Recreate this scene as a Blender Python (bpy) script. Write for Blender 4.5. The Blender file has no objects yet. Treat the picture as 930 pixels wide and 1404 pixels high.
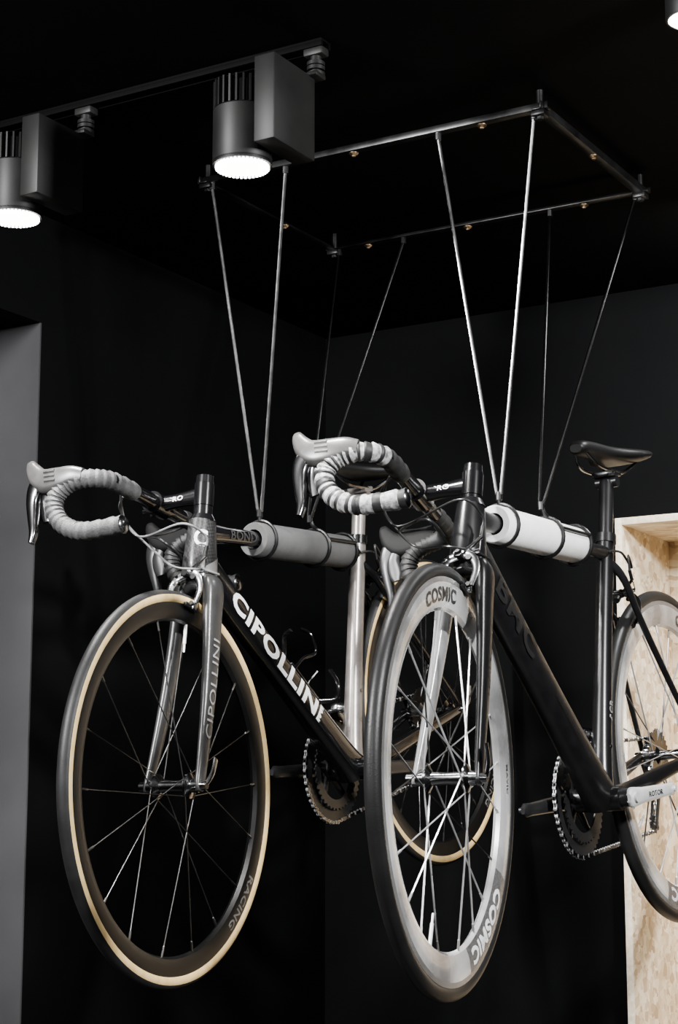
import bpy, bmesh, math, random
from mathutils import Vector, Matrix
rad=math.radians
random.seed(4)
S=bpy.context.scene; COL=S.collection
V=Vector
ZC=1.5
# ------------------------------------------------------------------ materials
def nodes(name):
    m=bpy.data.materials.new(name); m.use_nodes=True
    nt=m.node_tree; b=nt.nodes['Principled BSDF']
    return m,nt,b
def M(name,c,rough=.5,metal=0,coat=0,c2=None,scale=40,bump=0,spec=.5,bscale=None,stretch=None):
    m,nt,b=nodes(name)
    b.inputs['Roughness'].default_value=rough; b.inputs['Metallic'].default_value=metal
    b.inputs['Coat Weight'].default_value=coat; b.inputs['Coat Roughness'].default_value=.06
    b.inputs['Specular IOR Level'].default_value=spec
    if c2 is None: c2=tuple(x*.8 for x in c)
    tc=nt.nodes.new('ShaderNodeTexCoord'); no=nt.nodes.new('ShaderNodeTexNoise'); no.inputs['Scale'].default_value=scale
    no.inputs['Detail'].default_value=4
    if stretch:
        mp=nt.nodes.new('ShaderNodeMapping'); mp.inputs['Scale'].default_value=stretch
        nt.links.new(tc.outputs['Object'],mp.inputs[0]); nt.links.new(mp.outputs[0],no.inputs['Vector'])
    else: nt.links.new(tc.outputs['Object'],no.inputs['Vector'])
    rp=nt.nodes.new('ShaderNodeValToRGB'); rp.color_ramp.elements[0].position=.35; rp.color_ramp.elements[1].position=.65
    rp.color_ramp.elements[0].color=(*c2,1); rp.color_ramp.elements[1].color=(*c,1)
    nt.links.new(no.outputs['Fac'],rp.inputs[0]); nt.links.new(rp.outputs[0],b.inputs['Base Color'])
    if bump:
        n2=nt.nodes.new('ShaderNodeTexNoise'); n2.inputs['Scale'].default_value=bscale or scale*3
        nt.links.new(tc.outputs['Object'],n2.inputs['Vector'])
        bp=nt.nodes.new('ShaderNodeBump'); bp.inputs['Strength'].default_value=bump; bp.inputs['Distance'].default_value=.002
        nt.links.new(n2.outputs['Fac'],bp.inputs['Height']); nt.links.new(bp.outputs[0],b.inputs['Normal'])
    return m
def emis(name,c,st):
    m,nt,b=nodes(name); b.inputs['Base Color'].default_value=(*c,1)
    b.inputs['Emission Color'].default_value=(*c,1); b.inputs['Emission Strength'].default_value=st
    return m
def carbon(name,c1,c2,sc,rough=.3):
    m,nt,b=nodes(name); tc=nt.nodes.new('ShaderNodeTexCoord'); ch=nt.nodes.new('ShaderNodeTexChecker')
    mp=nt.nodes.new('ShaderNodeMapping'); mp.inputs['Rotation'].default_value=(rad(45),0,0)
    nt.links.new(tc.outputs['Object'],mp.inputs[0]); nt.links.new(mp.outputs[0],ch.inputs['Vector'])
    ch.inputs['Scale'].default_value=sc; ch.inputs['Color1'].default_value=(*c1,1); ch.inputs['Color2'].default_value=(*c2,1)
    nt.links.new(ch.outputs[0],b.inputs['Base Color']); b.inputs['Roughness'].default_value=rough; b.inputs['Coat Weight'].default_value=.3
    return m
def osb(name):
    m,nt,b=nodes(name); tc=nt.nodes.new('ShaderNodeTexCoord'); cols=[]
    for i,(rot,sc) in enumerate([((.3,.2,.5),20),((1.1,.7,1.9),27),((.5,1.9,2.8),17)]):
        mp=nt.nodes.new('ShaderNodeMapping'); mp.inputs['Rotation'].default_value=rot; mp.inputs['Scale'].default_value=(1.0,2.8,2.8)
        vo=nt.nodes.new('ShaderNodeTexVoronoi'); vo.inputs['Scale'].default_value=sc
        nt.links.new(tc.outputs['Object'],mp.inputs[0]); nt.links.new(mp.outputs[0],vo.inputs['Vector'])
        sp=nt.nodes.new('ShaderNodeSeparateColor'); nt.links.new(vo.outputs['Color'],sp.inputs[0])
        rp=nt.nodes.new('ShaderNodeValToRGB'); e=rp.color_ramp.elements
        e[0].position=0; e[0].color=(.46,.32,.19,1); e[1].position=1; e[1].color=(.92,.82,.64,1)
        k=e.new(.25); k.color=(.64,.50,.33,1); k=e.new(.7); k.color=(.80,.67,.48,1)
        nt.links.new(sp.outputs[0],rp.inputs[0]); cols.append((rp,sp))
    prev=cols[0][0].outputs[0]
    for rp,sp in cols[1:]:
        mx=nt.nodes.new('ShaderNodeMix'); mx.data_type='RGBA'; 
        gt=nt.nodes.new('ShaderNodeMath'); gt.operation='GREATER_THAN'; gt.inputs[1].default_value=.55
        nt.links.new(sp.outputs[1],gt.inputs[0]); nt.links.new(gt.outputs[0],mx.inputs['Factor'])
        nt.links.new(prev,mx.inputs['A']); nt.links.new(rp.outputs[0],mx.inputs['B']); prev=mx.outputs['Result']
    nt.links.new(prev,b.inputs['Base Color']); b.inputs['Roughness'].default_value=.6
    return m
wallM=M('wall_paint',(.0019,.0020,.0022),.65,c2=(.0014,.0015,.0017),scale=3,bump=.1,bscale=150,spec=.04)
ceilM=M('ceiling_paint',(.0018,.0018,.0018),.65,c2=(.0012,.0012,.0012),scale=3,bump=.1,bscale=150,spec=.05)
floorM=M('floor_concrete',(.03,.03,.03),.5,c2=(.02,.02,.02),scale=4)
jambM=M('grey_plaster',(.044,.044,.046),.8,c2=(.028,.028,.030),scale=2.5,spec=.1)
blk=M('gloss_black',(.003,.003,.0035),.2,coat=.5,spec=.4)
satin=M('satin_black',(.0055,.0055,.006),.28,c2=(.0035,.0035,.004),coat=.1,spec=.35)
saddleM=M('black_saddle_leather',(.003,.003,.003),.45,spec=.2)
steelB=M('black_steel',(.010,.010,.010),.35,metal=.5)
trackM=M('matte_black_track',(.0006,.0006,.0006),.7,spec=.04)
rackM=M('rack_black_steel',(.045,.045,.045),.35,metal=.9,c2=(.012,.012,.012),scale=20)
rodM=M('steel_rod',(.38,.38,.38),.26,metal=1,c2=(.20,.20,.20))
rodD=M('dark_steel_rod',(.030,.030,.030),.35,metal=1,c2=(.02,.02,.02))
alu=M('brushed_aluminium',(.42,.42,.43),.22,metal=1)
spokeS=M('bright_bladed_spoke',(.66,.66,.67),.3,metal=.8)
leverM=M('dark_polished_metal',(.24,.24,.245),.18,metal=1)
silver=M('silver_paint',(.78,.78,.78),.3,metal=.3,coat=.4)
chainM=M('chain_steel',(.50,.50,.50),.35,metal=.8)
alud=M('dark_anodised',(.014,.014,.015),.32,metal=.25,spec=.5)
spokeD=M('dark_steel_spoke',(.16,.16,.16),.3,metal=1,c2=(.10,.10,.10))
rub=M('tire_rubber',(.014,.014,.0145),.5,c2=(.008,.008,.008),scale=25,bump=.15,bscale=500,spec=.3)
rub2=M('tire_rubber_grey',(.011,.011,.011),.42,c2=(.006,.006,.006),scale=14,bump=.15,bscale=500,spec=.3)
tan=M('tan_sidewall',(.74,.54,.25),.6,c2=(.64,.44,.18),scale=60)
tapeG=M('grey_bar_tape',(.066,.066,.066),.6,c2=(.034,.034,.034),scale=60,bump=.5,bscale=400)
tapeB=M('black_bar_tape',(.010,.010,.010),.55,bump=.3,spec=.3)
tapeW=M('pale_bar_tape',(.38,.38,.38),.5,c2=(.09,.09,.09),scale=130,bump=.3)
hoodG=M('grey_hood_rubber',(.048,.046,.045),.32,c2=(.030,.029,.028),scale=50)
hoodB=M('black_hood_rubber',(.004,.004,.004),.6,spec=.1)
white=M('white_decal',(.86,.86,.86),.4,c2=(.8,.8,.8))
greyD=M('grey_decal',(.022,.022,.022),.4)
rimG=M('rim_grey_print',(.12,.12,.12),.3,c2=(.05,.05,.05),scale=260,coat=.3)
rimTx=M('black_rim_print',(.02,.02,.02),.3,coat=.3)
rimTw=M('pale_rim_print',(.80,.80,.80),.35)
rimTd=M('dark_rim_print',(.14,.14,.14),.35)
lgreyD=M('light_grey_decal',(.24,.24,.24),.4)
dimD=M('dim_grey_decal',(.009,.009,.009),.4)
forkG=M('grey_fork_paint',(.026,.026,.026),.32,c2=(.017,.017,.017),coat=.15,spec=.4)
forkS=M('silver_fork_paint',(.20,.20,.20),.3,c2=(.13,.13,.13),coat=.4)
seatG=M('warm_grey_metallic_paint',(.28,.255,.24),.3,metal=.6,c2=(.22,.20,.185),coat=.3)
patch=M('silver_panel',(.20,.195,.19),.35,metal=.3)
cfb=carbon('woven_carbon',(.026,.026,.026),(.005,.005,.005),240)
rimL=M('glossy_silver_rim',(.88,.88,.88),.18,c2=(.26,.26,.26),scale=7,coat=.8,metal=.5)
rimT=M('rim_brake_track',(.36,.36,.36),.25,c2=(.22,.22,.22),metal=.7,scale=8)
rimD=M('dark_rim',(.003,.003,.003),.35,coat=.1,spec=.3)
foamD=M('dark_grey_foam',(.066,.066,.066),.8,c2=(.055,.055,.055),bump=.3,bscale=600)
foamW=M('white_foam',(.88,.88,.87),.7,c2=(.80,.80,.79),bump=.3,bscale=600)
brass=M('brass',(.6,.42,.25),.3,metal=1)
lampM=M('lamp_grey_paint',(.0065,.0063,.006),.5,c2=(.0030,.0029,.0028),scale=14,spec=.2)
osbM=osb('osb_board'); edgeM=M('osb_edge',(.88,.78,.62),.6,c2=(.70,.56,.40),scale=80)
lensM=emis('lamp_lens_glow',(1,.97,.92),16)
cabW=M('light_cable_housing',(.20,.20,.20),.4); cabB=M('black_cable_housing',(.012,.012,.012),.35)
# ------------------------------------------------------------------ mesh helpers
class MB:
    def __init__(s): s.v=[];s.f=[];s.m=[];s.sm=[]
    def add(s,vs,fs,mi=0,smooth=True):
        o=len(s.v); s.v+=[V(p) for p in vs]
        for i,f in enumerate(fs):
            s.f.append([o+k for k in f]); s.m.append(mi[i] if isinstance(mi,list) else mi); s.sm.append(smooth)
    def obj(s,name,mats,parent=None,mx=None,label=None,ang=35,recalc=True):
        me=bpy.data.meshes.new(name); me.from_pydata(s.v,[],s.f)
        for m in (mats if isinstance(mats,list) else [mats]): me.materials.append(m)
        me.polygons.foreach_set('material_index',s.m); me.polygons.foreach_set('use_smooth',s.sm)
        if recalc:
            bm=bmesh.new(); bm.from_mesh(me); bmesh.ops.recalc_face_normals(bm,faces=bm.faces); bm.to_mesh(me); bm.free()
        try: me.set_sharp_from_angle(angle=rad(ang))
        except Exception: pass
        return link(name,me,parent,mx,label)
def link(name,data,parent=None,mx=None,label=None):
    o=bpy.data.objects.new(name,data); COL.objects.link(o)
    if parent: o.parent=parent
    if mx is not None: o.matrix_local=mx
    if label: o['label']=label
    return o
def top(o,label,cat,group=None):
    o['label']=label; o['category']=cat
    if group: o['group']=group
    return o
def cr(P,k):
    P=[tuple(p) for p in P]; n=len(P); out=[]
    for i in range(n-1):
        p0=P[max(i-1,0)];p1=P[i];p2=P[i+1];p3=P[min(i+2,n-1)]
        for j in range(k):
            t=j/k
            out.append(tuple(.5*(2*b+(c-a)*t+(2*a-5*b+4*c-d)*t*t+(3*b-a-3*c+d)*t**3) for a,b,c,d in zip(p0,p1,p2,p3)))
    out.append(P[-1]); return out
def sweep(mb,pts,rads,n=12,mi=0,ref=(1,0,0),cap=True,ex=2.0,closed=False,mif=None):
    pts=[V(p) for p in pts]; N=len(pts)
    if not isinstance(rads,list): rads=[rads]*N
    rads=[r if isinstance(r,tuple) else (r,r) for r in rads]
    T=[]
    for i in range(N):
        if closed: t=pts[(i+1)%N]-pts[i-1]
        else: t=pts[min(i+1,N-1)]-pts[max(i-1,0)]
        T.append(t.normalized())
    s=V(ref); s=(s-T[0]*s.dot(T[0]))
    if s.length<1e-4: s=T[0].orthogonal()
    s.normalize(); vs=[]
    for i in range(N):
        s=(s-T[i]*s.dot(T[i])).normalized(); nn=T[i].cross(s)
        a,b=rads[i]
        for k in range(n):
            th=2*math.pi*k/n; c=math.cos(th); q=math.sin(th)
            c=math.copysign(abs(c)**(2/ex),c); q=math.copysign(abs(q)**(2/ex),q)
            vs.append(pts[i]+s*a*c+nn*b*q)
    fs=[];ms=[]
    for i in range(N if closed else N-1):
        i2=(i+1)%N
        for k in range(n):
            fs.append([i*n+k,i*n+(k+1)%n,i2*n+(k+1)%n,i2*n+k]); ms.append(mif(i) if mif else mi)
    if cap and not closed:
        fs.append(list(range(n))[::-1]); ms.append(mif(0) if mif else mi)
        fs.append([(N-1)*n+k for k in range(n)]); ms.append(mif(N-2) if mif else mi)
    mb.add(vs,fs,ms)
def tube(mb,P,k=6,**kw):
    Q=cr(P,k); 
    if len(Q[0])==4: r=[(q[3],q[3]) for q in Q]
    else: r=[(q[3],q[4]) for q in Q]
    sweep(mb,[q[:3] for q in Q],r,**kw)
def lathe(mb,prof,n=48,mi=0,ax='x',c=(0,0,0),closed=True,smooth=True,maf=None):
    c=V(c); vs=[];fs=[];ms=[]; m=len(prof)
    for i in range(n):
        th=2*math.pi*i/n
        for r,x in prof:
            if ax=='x': p=V((x,r*math.cos(th),r*math.sin(th)))
            elif ax=='y': p=V((r*math.cos(th),x,r*math.sin(th)))
            else: p=V((r*math.cos(th),r*math.sin(th),x))
            vs.append(c+p)
    for i in range(n):
        i2=(i+1)%n
        for j in range(m if closed else m-1):
            j2=(j+1)%m
            fs.append([i*m+j,i*m+j2,i2*m+j2,i2*m+j])
            if maf: ms.append(maf(i,j))
            else: ms.append(mi[j] if isinstance(mi,list) else mi)
    mb.add(vs,fs,ms,smooth)
def cyl(mb,p0,p1,r,n=16,mi=0,r1=None):
    sweep(mb,[p0,p1],[(r,r),(r1 or r,r1 or r)],n=n,mi=mi)
def box(mb,c,s,bev=.002,rot=None,mi=0):
    bm=bmesh.new(); bmesh.ops.create_cube(bm,size=1)
    for v in bm.verts: v.co=V((v.co.x*s[0],v.co.y*s[1],v.co.z*s[2]))
    if bev: bmesh.ops.bevel(bm,geom=bm.edges[:],offset=min(bev,min(s)*.4),segments=2,affect='EDGES',profile=.5)
    bm.verts.index_update(); R=rot or Matrix()
    mb.add([V(c)+(R.to_3x3()@v.co) for v in bm.verts],[[v.index for v in f.verts] for f in bm.faces],mi,False); bm.free()
def text(s,W,H,mapf,mat,name,parent,mx=None,slices=6,bold=.02,label=None):
    cu=bpy.data.curves.new('t','FONT'); cu.body=s; cu.size=1; cu.offset=bold; cu.resolution_u=3; cu.space_character=1.08
    ob=bpy.data.objects.new('t',cu); COL.objects.link(ob); bpy.context.view_layer.update()
    dg=bpy.context.evaluated_depsgraph_get(); me=bpy.data.meshes.new_from_object(ob.evaluated_get(dg))
    bpy.data.objects.remove(ob)
    bm=bmesh.new(); bm.from_mesh(me); bmesh.ops.triangulate(bm,faces=bm.faces)
    xs=[v.co.x for v in bm.verts]; ys=[v.co.y for v in bm.verts]
    x0,x1,y0,y1=min(xs),max(xs),min(ys),max(ys)
    for v in bm.verts: v.co=V(((v.co.x-x0)/(x1-x0)*W-W/2,(v.co.y-y0)/(y1-y0)*H-H/2,0))
    for i in range(1,slices):
        bmesh.ops.bisect_plane(bm,geom=bm.verts[:]+bm.edges[:]+bm.faces[:],plane_co=V((0,-H/2+H*i/slices,0)),plane_no=V((0,1,0)))
    for v in bm.verts: v.co=V(mapf(v.co.x,v.co.y))
    me2=bpy.data.meshes.new(name); bm.to_mesh(me2); bm.free(); me2.materials.append(mat)
    return link(name,me2,parent,mx,label)
# ------------------------------------------------------------------ bike
HA=rad(73); A=V((0,math.cos(HA),math.sin(HA))); P0=V((0,.043*math.sin(HA),-.043*math.cos(HA)))
F0=V((0,-math.sin(HA),math.cos(HA)))
def pt(s): return P0+A*s
def axrot(alpha): return Matrix.Translation(P0)@Matrix.Rotation(alpha,4,A)@Matrix.Translation(-P0)
L0=Matrix.Translation((0,0,.338))
def wheel(name,parent,mx,style,rear):
    deep=style==2; rm=MB(); NA=120
    if deep:
        prof=[(.3165,.0098),(.308,.0105),(.285,.0105),(.268,.006),(.263,.0),(.268,-.006),(.285,-.0105),(.308,-.0105),(.3165,-.0098)]
        def maf(i,j):
            if j in(0,7): return 1
            if j==8: return 2
            a=i/NA*360
            if j in(1,2,5,6) and 220<a<266: return 3
            return 0
        mats=[rimL,rimT,rimD,rimG]; rr=.266
    else:
        prof=[(.3185,.0095),(.300,.0102),(.288,.007),(.284,0),(.288,-.007),(.300,-.0102),(.3185,-.0095)]
        maf=lambda i,j:0
        mats=[rimD]; rr=.286
    lathe(rm,prof,NA,closed=True,maf=maf)
    W=rm.obj(name,mats,parent,mx,'deep glossy white and silver rim' if deep else 'slim black alloy rim')
    ti=MB(); pr=[];n=24
    for k in range(n):
        th=2*math.pi*(k+.5)/n; pr.append((.3252+.0128*math.cos(th),.0125*math.sin(th)))
    def tm(i,j):
        th=abs(((j+1)/n*360+180)%360-180)
        return 1 if (th>70 and not deep) else 0
    lathe(ti,pr,120,maf=tm)
    ti.obj('tire',[rub2 if deep else rub,tan],W,None,'dark grey slick tire' if deep else 'black tire with tan sidewall',60)
    hb=MB()
    lathe(hb,[(.004,-.052),(.012,-.05),(.012,-.038),(.022,-.034),(.022,-.030),(.011,-.024),(.010,0),(.011,.024),(.022,.030),(.022,.034),(.012,.038),(.012,.05),(.004,.052)],28,closed=False)
    e=.062 if not rear else .076
    cyl(hb,(-e,0,0),(e,0,0),.0045); cyl(hb,(e-.008,0,0),(e+.004,0,0),.009,r1=.007); cyl(hb,(-e-.004,0,0),(-e+.006,0,0),.009)
    tube(hb,[(e,0,0,.004,.005),(e+.006,.02,.012,.003,.006),(e+.004,.045,.03,.003,.007)],n=8)
    hb.obj('hub',leverM,W)
    ns=18 if not deep else 20
    meshes=[]
    for sx in(1,-1):
        for de in(1,-1):
            sp=MB(); d=rad(58)*de
            p0=V((.032*sx,.021*math.cos(d),.021*math.sin(d))); p1=V((0.002*sx,rr,0))
            w_=.0012 if not deep else .0017
            sweep(sp,[p0,p0.lerp(p1,.1),p0.lerp(p1,.93),p0.lerp(p1,.935),p1],[(.0009,.0009),(.0007,w_),(.0007,w_),(.002,.002),(.0022,.0022)],n=6,ref=(0,0,1))
            mt=(spokeS if (sx>0 or de>0) else spokeD) if deep else (spokeD)
            o=sp.obj('spoke',mt,W,Matrix.Identity(4)); meshes.append(o.data); bpy.data.objects.remove(o)
    for i in range(ns):
        link('spoke',meshes[i%4],W,Matrix.Rotation(2*math.pi*i/ns,4,'X'))
    va=MB(); cyl(va,(0,0,-rr),(0,0,-rr+.035),.003); cyl(va,(0,0,-rr+.03),(0,0,-rr+.05),.002)
    va.obj('valve',silver,W,Matrix.Rotation(rad(-25-57 if deep else 150),4,'X'))
    def rimmap(a0,rc,off):
        def f(u,v):
            th=a0-u/rc; r=rc+v
            x=.0105 if r>=.285 else .0105-(.285-r)/(.017)*.0045
            if not deep: x=.0102-(r-.300)/.0185*.0007 if r>=.3 else .0102-(.3-r)/.012*.0032
            return (x+off,r*math.cos(th),r*math.sin(th))
        return f
    if deep:
        text('COSMIC',.150,.024,rimmap(rad(38),.289,.0007),rimTx,'lettering',W,bold=.035,slices=5)
        text('COSMIC',.180,.028,rimmap(rad(243),.289,.0007),rimTw,'lettering',W,bold=.045,slices=5)
        text('MAVIC',.05,.009,rimmap(rad(300),.292,.0007),rimTx,'lettering',W,bold=.02,slices=3)
    else:
        text('RACING',.12,.015,rimmap(rad(-65),.3035,.0006),rimTd,'lettering',W,bold=.02,slices=3)
    return W
def chainwheel(mb,c,r,teeth,th,rin,mi=0):
    n=teeth*4; R4=[]
    for x in(-th/2,th/2):
        R4.append([V(c)+V((x,(r+(.0035 if i%4 in(1,2) else -.001))*math.cos(2*math.pi*i/n),(r+(.0035 if i%4 in(1,2) else -.001))*math.sin(2*math.pi*i/n))) for i in range(n)])
    for x in(-th/2,th/2):
        R4.append([V(c)+V((x,rin*math.cos(2*math.pi*i/n),rin*math.sin(2*math.pi*i/n))) for i in range(n)])
    J=lambda i:(i+1)%n
    fs=[[i,J(i),n+J(i),n+i] for i in range(n)]+[[2*n+i,2*n+J(i),3*n+J(i),3*n+i] for i in range(n)]+[[i,J(i),2*n+J(i),2*n+i] for i in range(n)]+[[n+i,n+J(i),3*n+J(i),3*n+i] for i in range(n)]
    mb.add(sum(R4,[]),fs,mi,False)
def caliper(parent,mx,Cc,er,ef,mat):
    mb=MB(); X=V((1,0,0))
    def q(x,r,f): return V(Cc)+X*x+er*r+ef*f
    R=Matrix((X,ef,er)).transposed().to_4x4()
    for sx in(1,-1):
        P=[]; fo=.004 if sx>0 else -.005
        for (x,r,f,a,b) in [(-.010*sx,.009,fo,.0035,.006),(.010*sx,.007,fo+.001,.004,.0085),(.026*sx,-.004,fo*.8+.002,.0035,.0075),(.0305*sx,-.024,.003,.0033,.006),(.023*sx,-.048,0,.0033,.005)]:
            p=q(x,r,f); P.append((p.x,p.y,p.z,a,b))
        tube(mb,P,k=5,n=10,ref=ef)
        box(mb,q(.0155*sx,-.056,0),(.006,.042,.009),.002,R,mi=1)
        box(mb,q(.021*sx,-.054,0),(.007,.012,.014),.002,R)
        cyl(mb,q(.021*sx,-.052,.004),q(.021*sx,-.052,.012),.004,n=8,mi=1)
    cyl(mb,q(0,.006,.014),q(0,.006,-.02),.0065,mi=1); cyl(mb,q(.018,-.002,.012),q(.018,-.002,-.006),.005,mi=1)
    tube(mb,[(*q(.010,.012,.006),.003,.005),(*q(.024,.024,.006),.003,.005),(*q(.036,.036,.006),.003,.004)],n=8)
    tube(mb,[(*q(-.006,.012,-.003),.0025,.004),(*q(.014,.010,.0),.0025,.004),(*q(.034,.012,.004),.0025,.004)],n=8)
    cyl(mb,q(.034,.034,.006),q(.036,.056,.006),.0035,mi=1); cyl(mb,q(.0345,.012,.005),q(.035,.036,.006),.001,n=6)
    mb.obj('brake_caliper',[mat,steelB],parent,mx); return q(.036,.055,.006)
def bike(cfg):
    k=cfg['k']; b1=k==1
    R=Matrix.Rotation(cfg['yaw'],4,'Z')@Matrix.Rotation(cfg['lean'],4,'Y')@Matrix.Rotation(cfg['tilt'],4,'X')
    loc=V(cfg['axle'])-(R@V((0,0,.338)))
    root=bpy.data.objects.new('bicycle',None); COL.objects.link(root); root.matrix_world=Matrix.Translation(loc)@R
    root.empty_display_size=.1
    W=Matrix.Translation(loc)@R@L0
    st=L0@axrot(cfg['steer']); ba=axrot(cfg['bar']); bm_=L0@ba
    BB=V((0,.61,-.068)); RA=V((0,1.0,0)); SD=V((0,math.cos(rad(73.5)),math.sin(rad(73.5))))
    ht=cfg['ht']; stL=cfg['stL']
    fm=MB(); mats=[blk,cfb,seatG,patch] if b1 else [satin,satin,satin,satin]
    tube(fm,[(*pt(.377),.030,.034),(*pt(.40),.029,.036),(*pt(.44),.026,.033),(*pt(ht),.023,.028)],n=24,mi=1)
    cyl(fm,pt(ht),pt(ht+.012),.025,n=24,r1=.019)
    dt0=pt(.405); d=BB-dt0
    tb=.029 if b1 else .038
    DTP=[(*(dt0-d*.01),.024,.034 if b1 else .040),(*(dt0+d*.08),.022,tb),(*(dt0+d*.5),.021,tb-.002),(*(dt0+d*.9),.026,tb),(*BB,.032,.034)]
    tube(fm,DTP,n=28,ex=3 if b1 else 2.5)
    tt0=pt(ht-.02); tt1=BB+SD*stL
    tube(fm,[(*tt0,.018,.024),(*tt0.lerp(tt1,.10),.0165,.0175),(*tt0.lerp(tt1,.3),.016,.0155),(*tt0.lerp(tt1,.9),.014,.0135),(*tt1,.014,.018)],n=24)
    tube(fm,[(*BB,.028,.024),(*(BB+SD*.08),.020,.020),(*(BB+SD*(stL*.6)),.0165,.019),(*(BB+SD*(stL+.035)),.0165,.0185)],n=24,mi=2)
    cyl(fm,BB+V((-.043,0,0)),BB+V((.043,0,0)),.023,n=28)
    for sx in(1,-1):
        s0=BB+SD*(stL-.02)
        tube(fm,[(s0.x+.008*sx,s0.y,s0.z,.008,.011),(.024*sx,s0.y+.03,s0.z-.035,.006,.011),(.034*sx,*(s0.lerp(RA,.35))[1:],.006,.009),(.062*sx,RA.y-.01,RA.z+.02,.005,.008),(.066*sx,RA.y,RA.z,.004,.010)],n=14,mi=0)
        tube(fm,[(.030*sx,BB.y+.005,BB.z,.012,.024),(.030*sx,BB.y+.06,BB.z+.008,.009,.020),(.046*sx,BB.y+.2,BB.z+.035,.008,.016),(.064*sx,RA.y-.02,RA.z-.004,.006,.011),(.066*sx,RA.y,RA.z,.004,.012)],n=16,mi=0)
    cyl(fm,BB+SD*(stL+.02),BB+SD*(stL+.038),.021,n=20,mi=0)
    fm.obj('frame',mats,root,L0,'glossy black carbon frame with woven head tube' if b1 else 'matte black carbon frame')
    def sidemap(o,dirv,aw,bw,ex=3.0,off=.0007,vo=0):
        D=dirv.normalized(); U=V((0,-D.z,D.y))
        def f(u,v):
            q=max(0,1-abs((v+vo)/bw)**ex)**(1/ex)
            p=o+D*u+U*(v+vo); return (aw*q+off,p.y,p.z)
        return f
    if b1:
        text('CIPOLLINI',.365,.035,sidemap(dt0+d*.43,d,.0222,tb-.001),white,'lettering',root,L0,bold=.038,slices=8)
        tt=tt1-tt0
        text('BOND',.085,.019,sidemap(tt0+tt*.20,tt,.0172,.0178,2.0),greyD,'lettering',root,L0,bold=.02)
        def hm(u,v):
            th=u/.032+rad(40); p=pt(.447)+A*v
            return p+V((1,0,0))*math.sin(th)*.0266+F0*math.cos(th)*.0340
        text('C',.028,.032,hm,white,'lettering',root,L0,slices=4,bold=.03)
        pm=MB(); vs=[];n=10
        for i in range(n+1):
            th=rad(42+95*i/n)
            for s_,ra,rb in((.383,.0305,.0352),(.388+.036*i/n,.0292,.0355)):
                vs.append(pt(s_)+V((1,0,0))*math.sin(th)*ra+F0*math.cos(th)*rb)
        pm.add(vs,[[2*i,2*i+2,2*i+3,2*i+1] for i in range(n)])
        pm.obj('trim_panel',patch,root,L0,'silver panel on lower head tube')
    else:
        text('BMC',.17,.040,sidemap(dt0+d*.26,d,.0226,tb-.001,2.5),dimD,'lettering',root,L0,bold=.03)
        text('teammachine',.17,.016,sidemap(dt0+d*.68,d,.0240,tb-.001,2.5),dimD,'lettering',root,L0,bold=.01)
        text('ACR',.04,.014,sidemap(BB+SD*.17,SD,.0185,.019,2),lgreyD,'lettering',root,L0,bold=.01)
    # fork : straight broad blades from crown to axle
    fk=MB(); C0=V((.030,pt(.362).y,pt(.362).z)); E0=V((.0515,.001,.0))
    wa=lambda t:.0130-.0075*t; wb=lambda t:.0265-.0140*t
    for sx in(1,-1):
        P=[(.017*sx,*pt(.374)[1:],.014,.022)]
        for t in(.0,.15,.35,.6,.85,1.0,1.03):
            p=C0.lerp(E0,t); bow=.010*math.sin(math.pi*min(1,t))
            P.append((p.x*sx,p.y+bow,p.z,wa(t),wb(t) if t<=1 else .006))
        tube(fk,P,n=18,ex=2.5,mi=0 if sx>0 else 1)
    tube(fk,[(-.03,*pt(.358)[1:],.020,.014),(0,*pt(.368)[1:],.026,.014),(.03,*pt(.358)[1:],.020,.014)],n=18,ref=(0,1,0),mi=0)
    cyl(fk,pt(.362),pt(.3775),.026,n=24,r1=.031)
    fk.obj('fork',[forkG,forkG] if b1 else [satin,forkS],root,st,'grey bladed carbon fork' if b1 else 'black and silver bladed carbon fork')
    FD=(C0-E0).normalized()
    def fmap(u,v):
        t=.53-u/(C0-E0).length; p=C0.lerp(E0,t); U=V((0,-FD.z,FD.y)).normalized(); bow=.010*math.sin(math.pi*t)
        p=p+U*v; q=max(0,1-abs(v/wb(t))**2.5)**(1/2.5)
        return (C0.lerp(E0,t).x+wa(t)*q+.0009,p.y+bow,p.z)
    text('CIPOLLINI' if b1 else 'TEAM',.18 if b1 else .07,.021,fmap,lgreyD if b1 else dimD,'lettering',root,st,slices=4,bold=.0)
    wheel('front_wheel',root,st@Matrix.Rotation(cfg['spin'],4,'X'),k,False)
    wheel('rear_wheel',root,L0@Matrix.Translation(RA)@Matrix.Rotation(.4,4,'X'),k,True)
    er=V(pt(.372)).normalized(); ef=V((0,-er.z,er.y))
    bc=caliper(root,st,er*.367+ef*.040,er,ef,alu)
    s0=BB+SD*(stL-.02); rr_=(s0.lerp(RA,.22)-RA).normalized(); rf=V((0,rr_.z,-rr_.y))
    bc2=caliper(root,L0,RA+rr_*.372+rf*.012,rr_,rf,leverM)
    # seatpost / saddle
    sp=MB(); SL=cfg['saddle']; e=BB+SD*SL
    sweep(sp,[BB+SD*(stL-.05),BB+SD*(SL-.012)],.0145,n=20)
    cyl(sp,e+V((-.022,0,-.012)),e+V((.022,0,-.012)),.012); box(sp,e+V((0,0,.004)),(.05,.035,.012),.003)
    sp.obj('seatpost',seatG if b1 else satin,root,L0)
    sd=MB(); z=e.z+.042; e2=e.y-.012
    tube(sd,[(0,e2-.132,z-.006,.012,.008),(0,e2-.118,z-.003,.019,.014),(0,e2-.07,z,.021,.016),(0,e2,z+.001,.031,.016),(0,e2+.06,z+.003,.056,.016),(0,e2+.098,z+.007,.065,.014),(0,e2+.115,z+.010,.061,.010),(0,e2+.122,z+.012,.046,.006)],n=24,ex=2.4)
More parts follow.
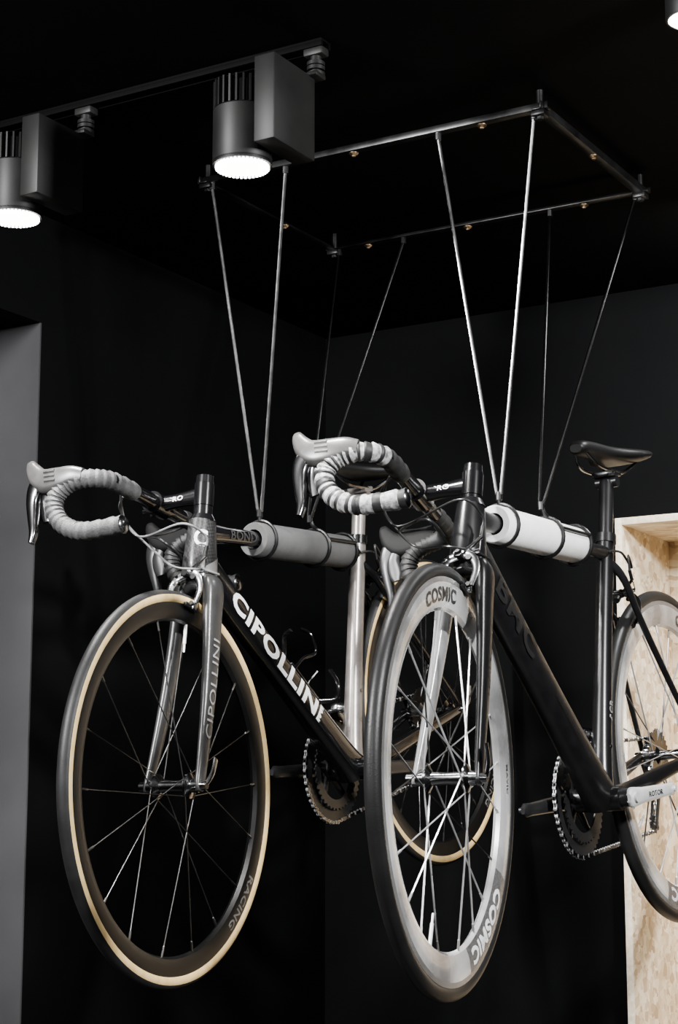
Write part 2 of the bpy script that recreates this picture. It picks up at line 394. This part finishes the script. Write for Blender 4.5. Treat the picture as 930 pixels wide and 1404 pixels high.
    sdo=sd.obj('saddle',saddleM,root,L0@Matrix.Translation(e)@Matrix.Rotation(-cfg['tilt']*.6,4,'X')@Matrix.Translation(-e),'slim black racing saddle')
    rl=MB()
    for sx in(1,-1):
        tube(rl,[(.012*sx,e2-.11,z-.012,.0035),(.02*sx,e2-.07,z-.034,.0035),(.022*sx,e2,z-.036,.0035),(.022*sx,e2+.04,z-.034,.0035),(.035*sx,e2+.095,z-.006,.0035)],n=8)
    rl.obj('saddle_rail',leverM,sdo)
    # crankset
    cm=MB(); 
    for ang in range(5):
        a_=2*math.pi*ang/5+.3
        p=BB+V((-.050,.062*math.cos(a_),.062*math.sin(a_)))
        p2=BB+V((-.048,.084*math.cos(a_),.084*math.sin(a_)))
        sweep(cm,[BB+V((-.052,0,0)),p,p2],[(.012,.005),(.008,.004),(.009,.004)],n=10,ref=(0,-math.sin(a_),math.cos(a_)))
    cyl(cm,BB+V((-.06,0,0)),BB+V((.066,0,0)),.0125,n=24); cyl(cm,BB+V((-.058,0,0)),BB+V((-.0435,0,0)),.022,n=24); cyl(cm,BB+V((.0435,0,0)),BB+V((.060,0,0)),.017,n=24)
    crank=cm.obj('crankset',alud,root,L0)
    fa=cfg['crank']; fd=V((0,-math.cos(fa),math.sin(fa)))
    for sx,dd,x in((-1,fd,-.062),(1,-fd,.062)):
        am=MB(); c0=BB+V((x,0,0)); c1=c0+dd*.172+V((.012*sx,0,0)); up=V((0,-dd.z,dd.y))
        sweep(am,[c0-dd*.016,c0-dd*.01,c0,c0.lerp(c1,.25),c0.lerp(c1,.9),c1,c1+dd*.01],[(.008,.005),(.016,.007),(.019,.009),(.015,.008),(.012,.007),(.013,.007),(.006,.004)],n=16,ref=up,ex=2.6)
        cyl(am,c0+V((.004*sx,0,0)),c0+V((.012*sx,0,0)),.009,n=16); cyl(am,c1+V((.002*sx,0,0)),c1+V((.010*sx,0,0)),.006,n=16)
        am.obj('crank_arm',(alud if (b1 or sx<0) else silver),crank)
        if sx>0 and not b1:
            D=dd; U=V((0,-D.z,D.y))
            def cmap(u,v): 
                p=c0.lerp(c1,.5)+D*u+U*v; return (c0.x+.006+.0085+u*.07,p.y,p.z)
            text('ROTOR',.06,.010,cmap,blk,'lettering',crank,None,slices=2,bold=.02)
    for r,x,rin,nt in((.104,-.0445,.082,53),(.078,-.0375,.060,39)):
        g=MB(); chainwheel(g,BB+V((x,0,0)),r,nt,.0028,rin); g.obj('chainring',alud,crank,None)
    cs=MB()
    for i in range(9): chainwheel(cs,RA+V((-.030-.0032*i,0,0)),.052-.0032*i,28-2*i if 28-2*i>11 else 11,.0018,.014)
    cyl(cs,RA+V((-.058,0,0)),RA+V((-.028,0,0)),.0145,n=20)
    cs.obj('cassette',leverM,root,L0)
    # chain
    cx=-.0445
    J1=RA+V((cx,.008,-.072)); J2=RA+V((cx,-.03,-.135))
    path=[]
    def arc(c,r,a0,a1,n):
        for i in range(n+1):
            a_=a0+(a1-a0)*i/n; path.append(V((cx,c.y+r*math.cos(a_),c.z+r*math.sin(a_))))
    arc(BB,.105,rad(265),rad(80),18)
    arc(RA,.037,rad(95),rad(-60),8); arc(J1,.018,rad(150),rad(200),2); path.append(V((cx,J1.y-.012,J1.z-.02))); arc(J2,.018,rad(10),rad(-110),4); path.append(path[0].copy())
    ch=MB(); step=.0127; acc=0; kk=0
    for i in range(len(path)-1):
        p,q=path[i],path[i+1]; Lg=(q-p).length
        while acc<Lg:
            dv=(q-p).normalized(); c=p+dv*acc; Rm=Matrix((V((1,0,0)),dv,V((1,0,0)).cross(dv))).transposed().to_4x4()
            w=.0065 if kk%2 else .0042; mi_=kk%2
            for q_ in(w/2,-w/2):
                box(ch,c+V((q_,0,0)),(.001,.012,.0048),0,Rm,mi=mi_)
                for e_ in(-.0055,.0055): cyl(ch,c+V((q_-.0005,0,0))+dv*e_,c+V((q_+.0005,0,0))+dv*e_,.0042,n=8,mi=mi_)
            cyl(ch,c+V((-.003,0,0))+dv*.006,c+V((.003,0,0))+dv*.006,.0036,n=6)
            acc+=step; kk+=1
        acc-=Lg
    ch.obj('chain',[chainM,leverM],root,L0)
    rd=MB()
    tube(rd,[(-.066,RA.y+.002,RA.z-.01,.007,.009),(-.064,RA.y+.016,RA.z-.03,.009,.012),(-.056,RA.y+.016,RA.z-.055,.010,.013),(-.050,J1.y,J1.z,.006,.009)],n=12)
    for x in(cx-.006,cx+.006): sweep(rd,[V((x,J1.y,J1.z+.008)),V((x,J2.y,J2.z-.008))],[(.0012,.010),(.0012,.008)],n=10)
    for J in(J1,J2): chainwheel(rd,J,.015,11,.003,.004)
    rd.obj('rear_derailleur',alud,root,L0)
    fd_=MB(); q=BB+SD*.125
    tube(fd_,[(-.018,q.y,q.z,.006,.010),(-.032,q.y-.008,q.z+.004,.005,.012),(-.044,q.y-.012,q.z+.002,.004,.010)],n=10)
    for x in(-.039,-.050):
        P=[V((x,BB.y+.114*math.cos(t_),BB.z+.114*math.sin(t_))) for t_ in [rad(100-6*i) for i in range(9)]]
        sweep(fd_,P,[(.001,.009)]*9,n=8)
    fd_.obj('front_derailleur',leverM,root,L0)
    # stem + bars
    ss=cfg['stem']; sm=MB()
    c0=pt(ss); sdv=(F0*math.cos(rad(6))-A*math.sin(rad(6))); Cb=c0+sdv*.096
    cyl(sm,pt(ss-.021),pt(ss+.021),.0185,n=24); cyl(sm,pt(ht+.010),pt(ss-.022),.0175,n=24); cyl(sm,pt(ss+.022),pt(ss+.036),.0165,n=24,r1=.016)
    tube(sm,[(*(c0+sdv*.012),.013,.017),(*(c0+sdv*.05),.013,.0135),(*(c0+sdv*.083),.017,.0145)],n=18)
    cyl(sm,Cb+V((-.023,0,0)),Cb+V((.023,0,0)),.021,n=24)
    for x in(-.014,.014):
        for u in(-.012,.012):
            cyl(sm,Cb+V((x,0,0))+A*u,Cb+V((x,0,0))+A*u+sdv*.024,.0032,n=8)
    sm.obj('stem',[blk],root,bm_,'black alloy stem on spacers')
    def smap(u,v):
        p=c0+sdv*(.052-u)*1.0+A*v; return (.0136,p.y,p.z)
    text('PRO',.030,.009,smap,white,'lettering',root,bm_,slices=2,bold=.02)
    hb=MB(); 
    def Bp(l,f,u): return Cb+V((l,0,0))+F0*f+A*u
    def BP(l,f,u,*r): return (*Bp(l,f,u),*r)
    tilt=cfg['bt']
    def Q(l,f,u,*r):
        f2=f*math.cos(tilt)-u*math.sin(tilt); u2=f*math.sin(tilt)+u*math.cos(tilt); return BP(l,f2,u2,*r)
    tube(hb,[BP(-.165,0,0,.013),BP(-.06,0,0,.0145),BP(-.03,0,0,.0159),BP(.03,0,0,.0159),BP(.06,0,0,.0145),BP(.165,0,0,.013)],n=16,ref=(0,0,1))
    bar=hb.obj('handlebar',blk,root,bm_,'black carbon drop handlebar')
    for sx in(1,-1):
        tp=MB()
        keys=[(.085,0,0),(.150,.001,0),(.183,.013,0),(.198,.038,.001),(.202,.066,-.003),(.204,.088,-.018),(.206,.094,-.044),(.207,.082,-.072),(.208,.056,-.093),(.209,.022,-.103),(.210,-.045,-.108)]
        P=cr([Q(l*sx,f,u,.0158) for l,f,u in keys],16)
        N=len(P); pts=[p[:3] for p in P]
        rr=[(.0148+.0024*((i%6)/5),)*2 for i in range(N)]
        pat=[0,1,1,0,1,0,0,1,1,0,1,1,0,0,1,0,1,1,0,1]
        stripe=(lambda i:(pat[(i//3)%20] if i>14 else 0)) if (not b1 and sx>0) else (lambda i:0)
        sweep(tp,pts,rr,n=20,mif=stripe)
        e0=V(pts[-1]); e1=V(pts[-3]); dv=(e0-e1).normalized()
        cyl(tp,e0,e0+dv*.004,.0165,n=18,r1=.013,mi=2)
        tp.obj('bar_tape',[tapeG if (b1 and sx>0) else tapeB,tapeW,leverM],bar,None,('grey wrapped bar tape' if b1 else 'black bar tape with white stripes') if sx>0 else 'black bar tape',70)
        hd=MB()
        tube(hd,[Q(.199*sx,.035,.004,.015,.015),Q(.203*sx,.055,.009,.0165,.018),Q(.205*sx,.080,.008,.017,.022),Q(.2055*sx,.104,.010,.0165,.023),Q(.2055*sx,.120,.020,.015,.020),Q(.2055*sx,.130,.036,.013,.0145),Q(.2055*sx,.134,.048,.011,.010),Q(.2055*sx,.135,.055,.007,.006)],n=22,ref=(1,0,0),ex=3.2)
        for u_ in(-.006,.0,.006):
            cyl(hd,Q(.2055*sx+.0145*sx,.080,.012+u_*1.4),Q(.2055*sx+.0145*sx,.102,.015+u_*1.4),.0035,n=8)
        hd.obj('brake_hood',hoodG if sx>0 else hoodB,bar)
        lv=MB()
        tube(lv,[Q(.2055*sx,.112,.014,.012,.016),Q(.2055*sx,.128,.004,.012,.015),Q(.206*sx,.136,-.020,.0115,.012),Q(.209*sx,.136,-.050,.010,.0095),Q(.213*sx,.134,-.080,.009,.007),Q(.216*sx,.138,-.100,.007,.0045)],n=18,ref=(1,0,0),ex=3.2)
        tube(lv,[Q(.199*sx,.112,.0,.006,.010),Q(.197*sx,.120,-.02,.004,.012),Q(.197*sx,.118,-.045,.003,.013),Q(.197*sx,.116,-.060,.003,.008)],n=12,ref=(1,0,0))
        lv.obj('brake_lever',leverM if sx>0 else alud,bar,None,'dark polished brake lever')
    def cab(P,r,mat):
        c=MB(); tube(c,[(*p,r) for p in P],k=10,n=8); c.obj('cable',mat,root,L0)
    bl_=ba@Bp(.11,.012,-.012); br=ba@Bp(-.11,.012,-.012); cm1=cabW if b1 else cabB
    cab([bl_,ba@Bp(.07,.035,-.018),ba@Bp(.02,.05,-.04),ba@Bp(-.02,.01,-.085),pt(.405)+V((-.01,-.065,0)),V((.026,pt(.395).y-.034,pt(.395).z)),V((.034,pt(.392).y+.01,pt(.392).z-.01))],.0021,cm1)
    cab([br,ba@Bp(-.08,.03,-.03),ba@Bp(-.03,.04,-.05),pt(.46)+V((-.05,-.06,0)),pt(.42)+V((-.034,-.01,0)),pt(.40)+V((-.034,.02,-.01))],.0024,cabB)
    bcw=axrot(cfg['steer'])@bc
    cab([ba@Bp(.10,.014,-.01),ba@Bp(.05,.05,-.02),ba@Bp(.01,.03,-.06),bcw+V((-.02,-.04,.045)),bcw+V((.002,-.004,.02)),bcw],.0021,cm1)
    p3=tt0.lerp(tt1,.965)+V((.018,0,0))
    cab([p3,p3+V((.008,.04,-.002)),p3+V((.01,.08,-.03)),bc2+V((0,0,.03)),bc2],.0024,cabB)
    if b1:
        cg=MB(); D=d.normalized(); U=V((0,-D.z,D.y)); c0_=dt0+d*.62
        for sx in(1,-1):
            P=[c0_+V((.01*sx,0,0))+U*.030-D*.05,c0_+V((.03*sx,0,0))+U*.045-D*.06,c0_+V((.037*sx,0,0))+U*.075-D*.04,c0_+V((.030*sx,0,0))+U*.10-D*.065,c0_+V((.012*sx,0,0))+U*.107-D*.075]
            tube(cg,[(*p,.003,.005) for p in P],n=8)
            P=[c0_+V((.01*sx,0,0))+U*.030+D*.055,c0_+V((.034*sx,0,0))+U*.05+D*.075,c0_+V((.036*sx,0,0))+U*.075+D*.06,c0_+V((.014*sx,0,0))+U*.104+D*.05]
            tube(cg,[(*p,.003,.005) for p in P],n=8)
        box(cg,c0_+U*.031,(.024,.13,.005),.001,Matrix((V((1,0,0)),D,U)).transposed().to_4x4())
        cg.obj('bottle_cage',blk,root,L0,'curved black bottle cage')
    for s_ in (.10,.16):
        bo=MB(); q=BB+SD*s_; cyl(bo,q+V((.0155,0,0)),q+V((.0195,0,0)),.004,n=10); bo.obj('frame_bolt',leverM,root,L0)
    return dict(root=root,W=W,tt0=tt0,tt1=tt1)
B1=bike(dict(k=1,axle=(-1.787,2.436,ZC+.027),yaw=0,lean=rad(-1.8),tilt=rad(10),steer=rad(5),bar=rad(-84),ht=.485,stL=.45,saddle=.585,stem=.535,crank=rad(8),spin=.2,bt=rad(-9)))
top(B1['root'],'glossy black racing bicycle with tan-sidewall tires and grey bar tape','bicycle','road bicycles hanging from the ceiling rack')
B2=bike(dict(k=2,axle=(-1.262,2.434,ZC+.036),yaw=rad(-1),lean=rad(-3.0),tilt=rad(3.5),steer=rad(10),bar=rad(-80),ht=.48,stL=.49,saddle=.655,stem=.52,crank=rad(-2),spin=1.0,bt=rad(-9)))
top(B2['root'],'matte black racing bicycle with deep white rims and striped bar tape','bicycle','road bicycles hanging from the ceiling rack')
# ------------------------------------------------------------------ rack
RZ=ZC+1.187; CZ=ZC+1.225
X0,X1,Y0,Y1=-1.865,-1.16,2.63,3.11
rack=bpy.data.objects.new('hanging_rack',None); COL.objects.link(rack); rack.location=((X0+X1)/2,(Y0+Y1)/2,CZ)
top(rack,'black steel ceiling rack with angled rods and foam-padded cradles','bicycle rack')
RI=Matrix.Translation(-V(rack.location))
fr=MB(); e=.018
for (p,q,ax) in(((X0-e,Y0),(X1+e,Y0),'x'),((X0-e,Y1),(X1+e,Y1),'x'),((X0,Y0-e),(X0,Y1+e),'y'),((X1,Y0-e),(X1,Y1+e),'y')):
    c=V(((p[0]+q[0])/2,(p[1]+q[1])/2,0)); ln=(q[0]-p[0]) if ax=='x' else q[1]-p[1]
    sgn=1 if (c.y>2.8 and ax=='x') or (c.x>-1.5 and ax=='y') else -1
    if ax=='x':
        box(fr,(c.x,c.y,RZ+.0015),(ln,.018,.003),.001); box(fr,(c.x,c.y+.008*sgn,RZ+.006),(ln,.003,.012),.001)
    else:
        box(fr,(c.x,c.y,RZ-.001),(.018,ln,.003),.001); box(fr,(c.x+.008*sgn,c.y,RZ+.006),(.003,ln,.012),.001)
for x in(X0,X1):
    for y in(Y0,Y1): cyl(fr,V((x,y,RZ)),V((x,y,CZ-.0005)),.006,n=12)
fr.obj('rack_frame',rackM,rack,RI,'rectangular angle-iron frame')
for x in(X0,X1):
    for y in(Y0,Y1):
        c=MB(); box(c,(x,y,RZ-.006),(.026,.026,.010),.002); cyl(c,V((x,y,RZ-.016)),V((x,y,RZ-.010)),.007,n=6)
        c.obj('corner_clamp',rackM,rack,RI)
for x,y in((X0+.467*(X1-X0),Y0),(X0+.84*(X1-X0),Y0),(X1,Y0+.5*(Y1-Y0)),(X0+.83*(X1-X0),Y1),(X0+.46*(X1-X0),Y1),(X0+.12*(X1-X0),Y1),(X0,Y0+.58*(Y1-Y0))):
    c=MB(); lathe(c,[(.0,-.0055),(.005,-.005),(.009,-.0015),(.009,0)],16,ax='z',c=(x,y,RZ-.002),closed=False); cyl(c,V((x,y,RZ-.009)),V((x,y,RZ-.006)),.0035,n=6)
    c.obj('bolt',brass,rack,RI,'small brass screw')
for B,(f0,f1),tops,fmt,tbk in((B1,(.30,.91),((-1.855,-1.686),(-1.855,-1.694)),foamD,.60),(B2,(.15,.76),((-1.36,-1.172),(-1.355,-1.172)),foamW,.56)):
    a=B['W']@B['tt0']; b=B['W']@B['tt1']; p0=a.lerp(b,f0); p1=a.lerp(b,f1); D=(p1-p0).normalized(); Ln=(p1-p0).length
    Rm=D.to_track_quat('Y','Z').to_matrix().to_4x4()
    fo=MB(); lathe(fo,[(.0195,0),(.031,0),(.0335,.004),(.0335,Ln-.004),(.031,Ln),(.0195,Ln)],36,ax='y')
    fo.obj('foam_pad',fmt,rack,RI@Matrix.Translation(p0)@Rm,'white foam sleeve around top tube' if fmt is foamW else 'dark grey foam sleeve around top tube')
    def at(t,ang,r=.0375):
        u=Rm.to_3x3()@V((math.cos(ang)*r,t*Ln,math.sin(ang)*r)); return p0+u
    cr1=MB(); tf=.07
    sweep(cr1,[at(tf,2*math.pi*i/24) for i in range(24)],.0032,n=8,closed=True,ref=D)
    vb=at(tf,math.pi/2,.055); cyl(cr1,at(tf,math.pi/2),vb,.004,n=8); cyl(cr1,vb-V((0,0,.010)),vb+V((0,0,.004)),.006,n=10)
    cr1.obj('cradle',steelB,rack,RI)
    cr2=MB(); ta=tbk+.04
    for t in(ta,.96): sweep(cr2,[at(t,2*math.pi*i/24) for i in range(24)],.0036,n=8,closed=True,ref=D)
    for an in(rad(25),rad(155)): sweep(cr2,[at(ta,an),at(.96,an)],.0036,n=8)
    vb2=at(tbk,math.pi/2,.060); tube(cr2,[(*at(ta,rad(80)),.004),(*at(tbk+.01,rad(85),.045),.004),(*vb2,.004)],n=8); cyl(cr2,vb2-V((0,0,.010)),vb2+V((0,0,.004)),.006,n=10)
    cr2.obj('cradle',steelB,rack,RI)
    for (vbm,y,tp,rm_,rr0) in((vb,Y0,tops[0],rodM,.0034),(vb2,Y1,tops[1],rodD,.0030)):
        for j,x in enumerate(tp):
            r=MB(); cyl(r,V((x,y,RZ-.008)),vbm+V((.004*(j*2-1),0,0)),rr0,n=10); cyl(r,V((x,y,RZ-.013)),V((x,y,RZ)),.006,n=10)
            r.obj('support_rod',rm_,rack,RI)
# ------------------------------------------------------------------ room
def struct(name,boxes,mat):
    mb=MB()
    for lo,hi in boxes:
        c=[(a+b)/2 for a,b in zip(lo,hi)]; s=[b-a for a,b in zip(lo,hi)]; box(mb,c,s,0)
    o=mb.obj(name,mat); o['kind']='structure'; return o
WX=-2.332; WY=3.843; OY=2.695; OZ=ZC+.991
FX=2.2; FY=-2.2
struct('floor',[((-3.4,FY-.1,-.1),(FX+.1,4.6,0))],floorM)
struct('ceiling',[((-3.4,FY-.1,CZ),(FX+.1,4.6,CZ+.1))],ceilM)
struct('wall_left',[((WX-.5,OY,0),(WX,WY,CZ)),((WX-.5,1.2,OZ),(WX,OY,CZ)),((WX-.5,FY,0),(WX,1.2,CZ)),((-3.4,1.1,0),(-3.3,OY+.1,OZ+.1))],wallM)
struct('trim_1',[((WX-.498,OY-.004,0),(WX-.001,OY,OZ))],jambM)
BX0,BX1,BF,BK,BT=-1.507,-1.02,3.80,4.13,ZC+.663
struct('wall_back',[((WX-.5,WY,0),(BX0,WY+.4,CZ)),((BX0,WY,BT),(BX1,WY+.4,CZ)),((BX1,WY,0),(FX,WY+.4,CZ)),((BX0,BK+.002,0),(BX1,WY+.4,BT))],wallM)
struct('wall_right',[((FX,FY,0),(FX+.1,WY+.4,CZ))],wallM)
struct('wall_front',[((-3.4,FY-.1,0),(FX,FY,CZ))],wallM)
cab=bpy.data.objects.new('shelf_cabinet',None); COL.objects.link(cab); cab.location=((BX0+BX1)/2,(BF+BK)/2,0)
top(cab,'tall open cabinet made of oriented strand board set into black wall','cabinet')
CI=Matrix.Translation(-V(cab.location)); g=.001; th=.018
def panel(name,lo,hi):
    mb=MB(); c=[(a+b)/2 for a,b in zip(lo,hi)]; s=[b-a for a,b in zip(lo,hi)]; box(mb,c,s,.0008)
    for i,f in enumerate(mb.f):
        n=(mb.v[f[1]]-mb.v[f[0]]).cross(mb.v[f[2]]-mb.v[f[1]])
        if abs(n.y)>max(abs(n.x),abs(n.z)) and s[1]>.1: mb.m[i]=1
    mb.obj(name,[osbM,edgeM],cab,CI)
panel('side_panel',(BX0+g,BF,.002),(BX0+th,BK,BT-g)); panel('side_panel',(BX1-th,BF,.002),(BX1-g,BK,BT-g))
panel('top_panel',(BX0+th,BF,BT-th),(BX1-th,BK,BT-g)); panel('back_panel',(BX0+th,BK-.012,.002),(BX1-th,BK,BT-th)); panel('shelf',(BX0+th,BF+.01,.7),(BX1-th,BK-.012,.718))
# ------------------------------------------------------------------ track + lamps
TY=2.265
tr=MB(); xa,xb=WX+.01,-1.375
box(tr,((xa+xb)/2,TY,CZ-.003),(xb-xa,.030,.004),.0005)
for s_ in(-1,1): box(tr,((xa+xb)/2,TY+s_*.012,CZ-.009),(xb-xa,.006,.010),.0005)
top(tr.obj('lighting_track',trackM),'black lighting track fixed to the ceiling','lighting track')
def lamp(x,y):
    z=CZ-.035
    root=bpy.data.objects.new('track_spotlight',None); COL.objects.link(root); root.matrix_world=Matrix.Translation((x,y,z))
    ad=MB(); ay=TY-y; ax_=.026
    box(ad,(ax_,ay,.016),(.036,.024,.014),.003); cyl(ad,V((ax_,ay,-.030)),V((ax_,ay,.012)),.009); 
    for q in(-.004,-.012,-.022): cyl(ad,V((ax_,ay,q-.003)),V((ax_,ay,q+.003)),.015)
    box(ad,((ax_+.01)/2,ay-.008,-.028),(ax_+.02,.03,.008),.002)
    ad.obj('track_adapter',lampM,root)
    bx=MB(); box(bx,(.008,-.005,-.100),(.038,.122,.142),.002); bx.obj('driver_box',lampM,root,None,'dark grey metal driver box')
    cx,cy=-.064,-.018
    hs=MB(); lathe(hs,[(.0,-.185),(.047,-.185),(.048,-.183),(.048,-.095),(.045,-.092),(0,-.092)],40,ax='z',c=(cx,cy,0),closed=False)
    lathe(hs,[(.044,-.186),(.048,-.186),(.048,-.180),(.044,-.180)],40,ax='z',c=(cx,cy,0))
    cyl(hs,V((cx+.04,cy,-.14)),V((-.008,cy,-.14)),.009)
    hs.obj('lamp_housing',lampM,root)
    fn=MB(); lathe(fn,[(0,-.092),(.034,-.092),(.034,-.050),(0,-.050)],24,ax='z',c=(cx,cy,0),closed=False)
    for i in range(26):
        a_=2*math.pi*i/26; box(fn,(cx+.037*math.cos(a_),cy+.037*math.sin(a_),-.070),(.022,.003,.046),0,Matrix.Rotation(a_,4,'Z'))
    fn.obj('heat_sink',lampM,root)
    le=MB(); lathe(le,[(.0,-.1905),(.030,-.190),(.041,-.187)],40,ax='z',c=(cx,cy,0),closed=False)
    for i in range(40):
        a_=2*math.pi*i/40; box(le,(cx+.0415*math.cos(a_),cy+.0415*math.sin(a_),-.188),(.003,.003,.005),0)
    le.obj('lens',lensM,root,None,'glowing round lens')
    top(root,'dark grey cylindrical track spotlight with box driver, lit','spotlight','spotlights on the ceiling track')
    ld=bpy.data.lights.new('spot','SPOT'); ld.energy=125; ld.spot_size=rad(80); ld.spot_blend=.6; ld.shadow_soft_size=.03; ld.color=(1,.98,.96)
    lo=bpy.data.objects.new('lamp_light',ld); COL.objects.link(lo); lo.location=root.matrix_world@V((cx,cy,-.20))
    lo.rotation_euler=(V((x+.05,2.75,1.6))-lo.location).to_track_quat('-Z','Y').to_euler()
lamp(-1.420,2.205); lamp(-1.898,2.205)
dl=bpy.data.objects.new('ceiling_spotlight',None); COL.objects.link(dl); dl.location=(-.806,2.405,CZ)
m_=MB(); lathe(m_,[(.034,0),(.040,0),(.040,-.045),(.039,-.047),(.036,-.047),(.034,-.03)],32,ax='z'); m_.obj('lamp_housing',lampM,dl)
m_=MB(); lathe(m_,[(0,-.060),(.022,-.056),(.036,-.046)],32,ax='z',closed=False); m_.obj('lens',lensM,dl)
top(dl,'small round lit ceiling spotlight','spotlight')
# ------------------------------------------------------------------ lights
def area(loc,tgt,size,energy,col=(1,1,1),sy=None):
    ld=bpy.data.lights.new('area','AREA'); ld.energy=energy; ld.size=size; ld.color=col
    if sy: ld.shape='RECTANGLE'; ld.size_y=sy
    o=bpy.data.objects.new('area_light',ld); COL.objects.link(o); o.location=loc
    o.rotation_euler=(V(tgt)-V(loc)).to_track_quat('-Z','Y').to_euler()
area((-2.05,.6,2.62),(-1.6,2.6,1.6),.25,135)
area((.5,2.0,2.62),(-1.3,2.9,1.7),.20,125)
area((-.3,-.6,2.5),(-1.5,2.8,1.6),.22,36)
area((-.9,3.3,2.66),(-1.3,4.1,1.5),.15,20)
w=bpy.data.worlds.new('w'); S.world=w; w.use_nodes=True
w.node_tree.nodes['Background'].inputs[0].default_value=(.02,.02,.022,1); w.node_tree.nodes['Background'].inputs[1].default_value=.3
# ------------------------------------------------------------------ camera
f=2370; p=rad(9.53); hd=rad(30.8)
cd=bpy.data.cameras.new('camera'); cam=bpy.data.objects.new('camera',cd); COL.objects.link(cam)
cd.sensor_fit='VERTICAL'; cd.sensor_height=36; cd.lens=36*f/1404; cd.clip_start=.05
cam.location=(0,0,ZC); fw=V((-math.sin(hd)*math.cos(p),math.cos(hd)*math.cos(p),math.sin(p)))
cam.rotation_euler=fw.to_track_quat('-Z','Y').to_euler()
S.camera=cam
